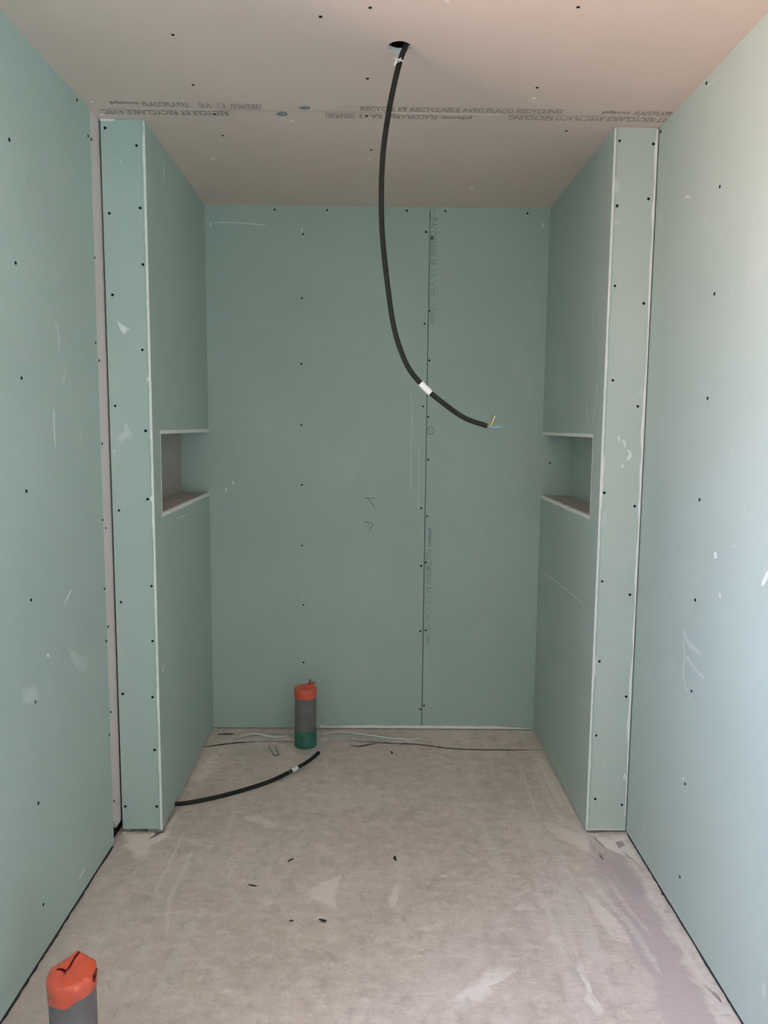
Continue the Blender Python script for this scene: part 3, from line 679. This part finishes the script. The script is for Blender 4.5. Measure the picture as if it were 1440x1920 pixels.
F([(870, 1850), (890, 1838), (905, 1815), (950, 1805), (985, 1812), (960, 1835), (920, 1850), (930, 1870), (880, 1900), (850, 1905), (820, 1885)], 'dustb', .9)
F([(1085, 1785), (1105, 1830), (1115, 1870), (1150, 1915), (1120, 1918), (1090, 1885), (1098, 1850), (1075, 1810)], 'dustb', .8)
F([(1000, 1530), (1060, 1545), (1110, 1570), (1135, 1620), (1090, 1600), (1030, 1570)], 'dust', .8)
F([(1075, 1650), (1130, 1690), (1180, 1740), (1200, 1790), (1150, 1770), (1100, 1710)], 'dust', .9)
F([(985, 1400), (1005, 1398), (1050, 1480), (1090, 1545), (1060, 1540), (1010, 1460)], 'dust', .7)
FS([(975, 1440), (990, 1480), (1010, 1540), (1015, 1570)], .014, 'dust'); FS([(1000, 1430), (1030, 1500), (1062, 1555)], .03, 'dust'); FS([(1015, 1420), (1050, 1480), (1085, 1545)], .02, 'dust')
FS([(1100, 1640), (1140, 1690), (1185, 1740), (1240, 1830)], .03, 'dust'); FS([(1135, 1640), (1175, 1700), (1225, 1760)], .02, 'dustb'); FS([(880, 1585), (905, 1600), (920, 1620), (940, 1630)], .006, 'dust')
F([(485, 1520), (530, 1548), (525, 1562), (470, 1545), (430, 1530)], 'dust', .7)
F([(345, 1480), (365, 1440), (400, 1400), (430, 1400), (410, 1440), (380, 1480)], 'dust', .7)
FS([(352, 1475), (372, 1440), (395, 1405)], .008, 'dustb'); FS([(1205, 1655), (1250, 1725), (1300, 1810), (1360, 1890)], .016, 'dustb'); FS([(1290, 1830), (1330, 1860), (1370, 1885)], .02, 'dustb')
F([(740, 1650), (758, 1652), (745, 1700), (728, 1720), (725, 1690)], 'dust', .8)
for x, y, s in ((600, 1720, 22), (715, 1760, 26), (560, 1800, 24), (690, 1815, 20), (800, 1740, 24), (430, 1860, 26), (980, 1700, 30), (1040, 1760, 30), (840, 1640, 26), (500, 1690, 24)):
    F([(x-s, y+4), (x-s*.3, y-s*.4), (x+s*.7, y-s*.3), (x+s, y+3), (x+s*.2, y+s*.4), (x-s*.6, y+s*.35)], 'dust', .6)
# long cracks: edge of the screed at the back, fillet at the right, cement ring round the rear pipe
for p, wd in (([(374, 1402.5), (410, 1397), (460, 1391.5), (500, 1390), (553, 1390)], .014), ([(596, 1388), (612, 1384), (640, 1388), (700, 1392), (780, 1396), (840, 1403), (900, 1406), (1018, 1406.5)], .010),
              ([(1112, 1568), (1135, 1592)], .003)):
    keep(streak('crack', p, wd, s_floor, M['crack'], None, .0008, taper=True), floor)
F([(535, 1400), (560, 1394), (600, 1390), (622, 1400), (612, 1415), (580, 1422), (548, 1420)], 'wetpatch', 1)

# dark open gap between screed and wall boards, ragged on the floor side
M['gap'] = mat('gap_shadow', (.09, .085, .085), .95, .05)
for X0, sg, y0, y1, w0 in ((XL, 1, 0, YS-.01, .0036), (XR, -1, 0, YPR-.005, .0018)):
    bm = bmesh.new(); rows = []; K = 420
    for i in range(K+1):
        y = y0+(y1-y0)*i/K; q = noise.noise(Vector((y*9, sg*3, 0)))+.8*noise.noise(Vector((y*37, sg, 4)))
        wv = max(.0002, w0*(.75+1.5*q)+(.005 if sg < 0 and q > .6 else 0)); rows.append([bm.verts.new((X0-sg*.01, y, .0009)), bm.verts.new((X0+sg*wv, y, .0009))])
    for a, b in zip(rows, rows[1:]): bm.faces.new((a[0], a[1], b[1], b[0]))
    keep(obj('perimeter_gap', bm, M['gap']), floor)
# milky plastic film edging that pokes out of the floor joint at the back wall
def film(px0, px1, f_top, f_bot, label):
    K = 70; bm = bmesh.new(); rows = []
    for i in range(K+1):
        x = px0+(px1-px0)*i/K; a = s_floor(x, f_bot(x)); b = a.lerp(s_floor(x, f_top(x)), min(1, 4*min(i, K-i)/K+.12)); row = []
        for k in range(7):
            t = k/6; p = a.lerp(b, t); bulge = math.sin(t*math.pi)*.018*(.6+.5*noise.noise(Vector((x*.02, 1, 0)))) + .004*noise.noise(Vector((x*.06, t*3, 2)))
            ends = min(1, 5*min(i, K-i)/K+.1); row.append(bm.verts.new(p+Vector((0, 0, .0015+max(0, bulge)*ends))))
        rows.append(row)
    for a, b in zip(rows, rows[1:]):
        for k in range(6): bm.faces.new((a[k], a[k+1], b[k+1], b[k]))
    bmesh.ops.solidify(bm, geom=bm.faces[:], thickness=.0008)
    o = obj('plastic_film', bm, M['plastic'], smooth=True); tag(o, label, 'plastic film')
    bm = bmesh.new(); P_ = []
    for i in range(K+1):
        x = px0+6+(px1-px0-12)*i/K; t = .45+.22*math.sin(i*.09)+.1*noise.noise(Vector((x*.05, 7, 1)))
        p = s_floor(x, f_bot(x)).lerp(s_floor(x, f_top(x)), t); P_.append(p+Vector((0, 0, .016+.004*noise.noise(Vector((x*.03, 9, 0))))))
    tube(bm, P_, lambda i: .0028*math.sin(math.pi*(i+1)/(K+3))+.0006, 8); l = obj('highlight_lip', bm, M['label'], smooth=True); l.parent = o  # raised lip coloured white to paint the wavy highlight on the film
    return o
film(440, 552, lambda x: 1381-(x-440)*.075, lambda x: 1392-(x-440)*.02, 'curled milky plastic film edge left of the rear pipe at back wall')
film(598, 800, lambda x: 1371+(x-598)*.055+((x-700)*.06 if x > 700 else 0), lambda x: 1388+(x-598)*.04, 'curled milky plastic film edge right of the rear pipe at back wall')

# ------------------------------------------------------------------ conduits
def corrugated(bm, pts, r, pitch=.0036, depth=.0007, seg=14):
    P_ = resample(pts, pitch/2); tube(bm, P_, lambda i: r+(depth if i % 2 else -depth*.4), seg)
def section(pts, s0, s1):
    out = []; acc = 0
    for a, b in zip(pts, pts[1:]):
        if s0 <= acc <= s1: out.append(a)
        acc += (b-a).length
    return out
def plen(pts): return sum((b-a).length for a, b in zip(pts, pts[1:]))
# hanging one
ctrl = [(760, 88, 2.13), (752, 108, 2.132), (741, 150, 2.135), (728, 215, 2.14), (718, 290, 2.145), (715, 370, 2.15), (717, 440, 2.155), (725, 520, 2.16), (736, 600, 2.165), (749, 650, 2.17),
        (768, 693, 2.172), (798, 728, 2.175), (830, 755, 2.178), (870, 783, 2.18), (914, 799, 2.182)]
pts = [hit(x, y, 'y', yy) for x, y, yy in ctrl]
top0 = pts[0]; pts = [top0+Vector((.012, .03, .07)), top0+Vector((.006, .004, .03))] + pts
path = smooth_path(pts, 14)
root = empty('electrical_conduit', path[-1]); tag(root, 'black flexible conduit hanging from the round hole in the ceiling', 'electrical conduit')
bm = bmesh.new(); corrugated(bm, path, .0072); keep(obj('corrugated_sheath', bm, M['conduit'], smooth=True), root)
dd = resample(path, .004)
def near(px, py):
    def pj(p):
        d = p-CAM; z = d.dot(_f2); return 720+FPX*d.dot(_r3)/z, 960-FPX*d.dot(_u3)/z
    return min(range(len(dd)), key=lambda i: (pj(dd[i])[0]-px)**2+(pj(dd[i])[1]-py)**2)
i0, i1 = near(789, 718), near(807, 736)
bm = bmesh.new(); tube(bm, dd[i0:i1+1], .0089, 20); keep(obj('identification_label', bm, M['label'], smooth=False), root)
# knotted white tie near the ceiling
i2 = near(748, 117); c = dd[i2]; bm = bmesh.new()
for tilt, dz in ((.35, 0), (-.25, .003)):
    tube(bm, [c+Vector((.0088*math.cos(a), .0088*math.sin(a), dz+tilt*.0088*math.cos(a))) for a in [2*math.pi*k/20 for k in range(21)]], .0014, 8)
tube(bm, [c+Vector((-.004, -.0105, .004)), c+Vector((-.009, -.011, .000)), c+Vector((-.012, -.010, -.006)), c+Vector((-.013, -.009, -.012))], .0019, 8)
tube(bm, [c+Vector((.004, -.011, .006)), c+Vector((-.003, -.013, .001)), c+Vector((-.011, -.010, .004)), c+Vector((-.013, -.008, .009))], .0016, 8)
keep(obj('tie', bm, M['label'], smooth=True), root)
e = path[-1]; ed = (path[-1]-path[-4]).normalized()
def wire(pxs, m, tip=None):
    P_ = smooth_path([e-ed*.01]+[hit(x, y, 'y', 2.182) for x, y in pxs], 8); bm = bmesh.new(); tube(bm, P_, .0012, 8)
    o = keep(obj('wire', bm, M[m], smooth=True), root)
    if tip:
        bm = bmesh.new(); q = P_[-1]; d = (P_[-1]-P_[-3]).normalized(); tube(bm, [q, q+d*.006], .0007, 6); t_ = obj('bare_end', bm, M['copper']); t_.parent = o; t_.matrix_parent_inverse = o.matrix_parent_inverse
    return o
wire([(917, 800), (930, 801), (941, 800)], 'blue')['label'] = 'blue wire'
wire([(919, 798), (924, 790), (928.5, 780)], 'yellow')['label'] = 'yellow wire'
wire([(918, 797), (922, 786), (925, 775)], 'brown', True)['label'] = 'brown wire with a bare end'
# the one on the floor, coming out of the left side wall
base = [(333, 1507), (345, 1506), (380, 1500), (420, 1491), (460, 1480), (500, 1467), (530, 1454), (555, 1441), (580, 1426), (598, 1411)]
zz = [.010, .010, .009, .009, .009, .010, .014, .022, .034, .046]
pts = [hit(x, y, 'z', z) for (x, y), z in zip(base, zz)]
pts = [pts[0]+Vector((-.05, -.01, .003))] + pts
path = smooth_path(pts, 14); dd = resample(path, .004)
root = empty('electrical_conduit', Vector((path[0].x, path[0].y, 0))); tag(root, 'black flexible conduit lying on the floor out of the left side wall', 'electrical conduit')
bm = bmesh.new(); corrugated(bm, path, .0078); keep(obj('corrugated_sheath', bm, M['conduit'], smooth=True), root)
i0, i1 = near(547, 1446), near(558, 1440); bm = bmesh.new(); tube(bm, dd[i0:i1+1], .0095, 20); keep(obj('identification_label', bm, M['label']), root)
i0 = near(541, 1449); bm = bmesh.new(); tube(bm, dd[i0:i0+2], .0092, 16); keep(obj('marking_band', bm, M['packer']), root)

# ------------------------------------------------------------------ waste pipes
def lathe(bm, prof, seg=40, fn=None):
    rings = []
    for j, (r, z) in enumerate(prof):
        ring = []
        for k in range(seg):
            a = 2*math.pi*k/seg; rr, z2 = (r, z) if fn is None else fn(r, z, a, j); ring.append(bm.verts.new((rr*math.cos(a), rr*math.sin(a), z2)))
        rings.append(ring)
    for a, b in zip(rings, rings[1:]):
        for k in range(seg): bm.faces.new((a[k], a[(k+1) % seg], b[(k+1) % seg], b[k]))
    return rings
def pipe(loc, h, label, lower_green, capfn, taper_h):
    root = empty('waste_pipe', loc); tag(root, label, 'pipe')
    R_ = .050
    bm = bmesh.new(); rg = lathe(bm, [(R_-.003, .001), (R_, .001), (R_, h*.5), (R_, h-.004), (R_-.003, h-.004), (R_-.003, .001)], 48); o = obj('pipe_body', bm, M['pvc'], root, smooth=False)
    if lower_green:
        bm = bmesh.new(); lathe(bm, [(R_+.0005, .0), (R_+.0014, .001), (R_+.0014, .076), (R_+.0005, .084)], 48, lambda r, z, a, j: (r+.0006*noise.noise(Vector((a*3, z*50, 0))), z+(.006*noise.noise(Vector((math.cos(a)*2, math.sin(a)*2, 5))) if j > 1 else 0)))
        g = obj('green_collar', bm, M['pvcgreen'], root, smooth=True); g['label'] = 'dark green collar at the foot'
    for m_, nm, lst in capfn(R_, h): obj(nm, lst, M[m_], root, smooth=True)
    return root
def cap_front(R_, h):
    out = []; bm = bmesh.new(); lay = None
    n_ = 72
    def top(x, y):                                     # taut crumpled tape over the mouth: two lobes parted by a fold
        X, Y = x/R_, y/R_; r2 = min(1, X*X+Y*Y)
        z = .006*(1-r2)
        z += .020*math.exp(-((X+.05)**2/.10+(Y-.80)**2/.35))          # peak pinched up at the far side
        z += .012*math.exp(-((X-.55)**2/.16+(Y-.30)**2/.40))          # full right lobe
        z += .006*math.exp(-((X+.60)**2/.10+(Y+.10)**2/.30))
        vx = -.02-.20*(.8-Y)/.8 if Y > 0 else -.22
        z -= .010*math.exp(-((X-vx)/.10)**2)*(1 if Y > -.1 else math.exp(-((Y+.1)/.2)**2))
        return z+.0035*noise.noise(Vector((x*55, y*55, 1)))+.0015*noise.noise(Vector((x*150, y*150, 1)))
    prof = [(1.035, -.062), (1.04, -.045), (1.05, -.025), (1.06, -.008), (1.04, .001), (.97, .005)]
    def fn(r, z, a, j):
        k = noise.noise(Vector((math.cos(a)*2.2, math.sin(a)*2.2, z*40)))
        if j == 0:
            front = math.cos(a+math.pi/2-.10)          # 1 straight toward the viewer
            z = -.033-.008*max(0, 1-abs(((a+math.pi/2+math.pi) % (2*math.pi))-math.pi-.08)/.5)+(.006 if math.cos(a) > 0 else .016)*math.cos(a)-.006*k
        elif j < 4: z = z*(.9+.2*k); 
        if j == 1: z = max(z, -.024)
        return r*R_*(1+.018*k), z+(top(math.cos(a)*R_, math.sin(a)*R_) if j >= 4 else 0)
    rings = lathe(bm, prof, n_, fn)
    last = rings[-1]
    for f in (.8, .62, .44, .28, .13):
        ring = []
        for k in range(n_):
            a = 2*math.pi*k/n_; x, y = f*R_*math.cos(a), f*R_*math.sin(a); ring.append(bm.verts.new((x, y, top(x, y)+.005)))
        for k in range(n_): bm.faces.new((last[k], last[(k+1) % n_], ring[(k+1) % n_], ring[k]))
        last = ring
    cv = bm.verts.new((0, 0, top(0, 0)+.005))
    for k in range(n_): bm.faces.new((last[k], last[(k+1) % n_], cv))
    for v in bm.verts: v.co.z += h
    out.append(('tape', 'tape_cap', bm))
    # loose fold: dark slit running back to front, and a lifted flap on the right
    bm = bmesh.new()
    pp = [(.0035, .046), (.004, .034), (-.001, .018), (-.0065, .003), (-.010, -.006), (-.020, -.010), (-.031, -.007)]
    qq = [(-.0015, .046), (-.005, .034), (-.0085, .018), (-.012, .006), (-.014, .001), (-.021, -.002), (-.030, -.004)]
    A = [bm.verts.new((x, y, top(x, y)+h+.0065)) for x, y in pp]; B = [bm.verts.new((x, y, top(x, y)+h+.0065)) for x, y in qq]
    for i in range(len(pp)-1): bm.faces.new((A[i], A[i+1], B[i+1], B[i]))
    bmesh.ops.solidify(bm, geom=bm.faces[:], thickness=.0006); out.append(('tapedark', 'tape_fold', bm))
    bm = bmesh.new(); V = [bm.verts.new(p) for p in ((.046, -.022, h-.004), (.057, .002, h+.013), (.0545, .004, h+.013), (.0515, -.006, h+.004), (.055, -.010, h-.012))]
    bm.faces.new((V[0], V[3], V[2], V[1])); bm.faces.new((V[0], V[1], V[4])); bmesh.ops.solidify(bm, geom=bm.faces[:], thickness=.001); out.append(('tape', 'tape_flap', bm))
    return out
def cap_back(R_, h):
    bm = bmesh.new(); n_ = 56
    def fn(r, z, a, j):
        k = noise.noise(Vector((math.cos(a)*2.5, math.sin(a)*2.5, z*30+4)))
        return r*R_*(1+.02*k), z+(.005*k if j in (0,) else .002*k)
    prof = [(1.03, -.036), (1.04, -.02), (1.05, -.006), (1.03, .003), (.9, .007), (.7, .008), (.5, .004), (.3, .007), (.12, .005)]
    rings = lathe(bm, prof, n_, fn); bm.faces.new(rings[-1])
    for v in bm.verts:                                  # gathered knot at the rear right
        d = (v.co.xy-Vector((.020, .018))).length; v.co.z += .016*math.exp(-(d/.018)**2) if v.co.z > -.002 else 0
        v.co.z += h
    out = [('tape', 'tape_cap', bm)]
    bm = bmesh.new(); tube(bm, smooth_path([(.016, .010, h+.012), (.018, .014, h+.024), (.023, .016, h+.034), (.020, .014, h+.040)], 5), lambda i: .0055-.0002*i, 9)
    tube(bm, smooth_path([(.024, .014, h+.014), (.034, .016, h+.024), (.044, .016, h+.022)], 5), .0028, 8); out.append(('tapedark', 'tape_knot', bm))
    return out
fp = hit(134, 1832, 'z', .292); dirn = Vector((fp.x, fp.y, 0)).normalized()
fpc = CAM+ray(134.5, 1822)*1.680
pipe((fpc.x, fpc.y, 0), fpc.z-.006, 'grey waste pipe stub sealed with orange tape in the near left corner', False, cap_front, 0)
bpf = s_floor(573, 1397)
pipe((bpf.x, bpf.y, 0), .275, 'grey waste pipe stub with green foot and orange tape near back wall', True, cap_back, 0)

# ------------------------------------------------------------------ debris
def sliver(name, pts, r, z, m, label, cat, flat=.5):
    P_ = smooth_path([hit(x, y, 'z', z) for x, y in pts], 5); n_ = len(P_); bm = bmesh.new()
    tube(bm, P_, lambda i: r*(.35+.65*math.sin(math.pi*(i+.6)/(n_+.2)))*(1+.25*noise.noise(P_[i]*300)), 7)
    for v in bm.verts: v.co.z = max(.0006, z+(v.co.z-z)*flat) if flat < 1 else v.co.z
    o = obj(name, bm, M[m], None, False); tag(o, label, cat); return o
sliver('wood_splinter', [(540, 1616), (545, 1612), (551, 1610)], .004, .003, 'wood', 'dark splinter on the floor left of centre, farther of the two slanting ones', 'debris')
sliver('wood_splinter', [(466, 1658), (473, 1660), (482, 1661)], .0035, .003, 'wood', 'thin dark splinter lying flat on the floor, leftmost on the open floor', 'debris')
sliver('wood_splinter', [(598, 1723), (606, 1726), (612, 1727)], .005, .004, 'wood', 'thick black chip on the floor below the pale dust patch', 'debris')
sliver('wood_splinter', [(741, 1605), (740, 1609), (743, 1613)], .005, .004, 'wood', 'short black chip on the floor near the middle of the room', 'debris')
sliver('wood_splinter', [(542, 1727), (546, 1726), (550, 1727)], .003, .002, 'wood', 'tiny brown splinter left of the thick black chip', 'debris')
sliver('wood_splinter', [(734, 1414), (735, 1411), (733, 1408)], .004, .003, 'wood', 'small dark chip on the floor close to the rear film edge', 'debris')
sliver('wood_splinter', [(408, 1376), (425, 1376), (440, 1375)], .004, .004, 'wood', 'dark sliver in the back left corner at the wall foot', 'debris')
o = sliver('bent_strap', [(504, 1398), (508, 1407), (515, 1416), (522, 1414), (518, 1405), (517, 1399)], .0035, .004, 'steel', 'bent grey metal strap on the floor left of the rear pipe', 'strap', 1)
sliver('twig', [(657, 1398), (675, 1399), (690, 1396), (706, 1394)], .004, .004, 'wood', 'thin dark stick on the floor right of the rear pipe', 'stick')
bm0 = None
def crumb_mesh(i):
    bm = bmesh.new(); bmesh.ops.create_icosphere(bm, subdivisions=1, radius=1)
    for v in bm.verts: v.co *= 1+.45*noise.noise(v.co*1.7+Vector((i*3, 0, 0))); v.co.z *= .55
    me = bpy.data.meshes.new('plaster_crumb'); bm.to_mesh(me); bm.free(); me.materials.append(M['crumb']); return me
CM = [crumb_mesh(i) for i in range(4)]
crumbs = [(437, 1615, 4), (502, 1643, 5), (347, 1520, 6), (136, 1756, 6), (161, 1756, 3), (371, 1863, 5), (608, 1887, 6), (440, 1905, 4), (474, 1899, 4), (674, 1688, 3), (714, 1840, 4), (775, 1709, 4),
          (791, 1782, 6), (681, 1890, 3), (613, 1775, 3), (150, 1704, 4), (156, 1717, 4), (1022, 1578, 4), (1063, 1634, 4), (507, 1366, 5), (745, 1371, 3), (811, 1372, 3), (882, 1372, 4), (441, 1614, 2), (395, 1521, 3),
          (443, 1551, 3), (758, 1749, 3), (835, 1712, 3), (1117, 1596, 4), (233, 1562, 6), (1140, 1745, 3), (960, 1905, 3), (1180, 1820, 3), (520, 1380+30, 2), (457, 1435, 3), (470, 1437, 3), (822, 1404, 3), (803, 1404, 3)]
for i, (x, y, s) in enumerate(crumbs):
    p = s_floor(x, y); o = bpy.data.objects.new('plaster_crumb', CM[i % 4]); C.objects.link(o); k = s*.00062*(p-CAM).length/2.2
    o.location = (p.x, p.y if p.y < YB-.02 else YB-.02, k*.4); o.rotation_euler = (0, 0, i*1.3); o.scale = (k*1.2, k, k)
    own = {(347, 1520): 'white plaster crumb beside the floor conduit where it leaves the left side wall', (233, 1562): 'white plaster crumb at the outer foot of the left pier',
           (507, 1366): 'white plaster crumb at the back wall foot left of the rear pipe', (136, 1756): 'white plaster crumb just behind the near orange-taped pipe, the larger of two',
           (161, 1756): 'white plaster crumb just behind the near orange-taped pipe, the smaller of two', (791, 1782): 'larger white plaster crumb right of centre on the near floor',
           (371, 1863): 'white plaster crumb on the near floor, first to the right of the orange-taped pipe', (608, 1887): 'larger white plaster crumb at the near edge of the floor left of centre'}
    tag(o, own.get((x, y), 'small white plaster crumb among those scattered over the open floor'), 'crumb', 'plaster crumbs scattered on the floor')
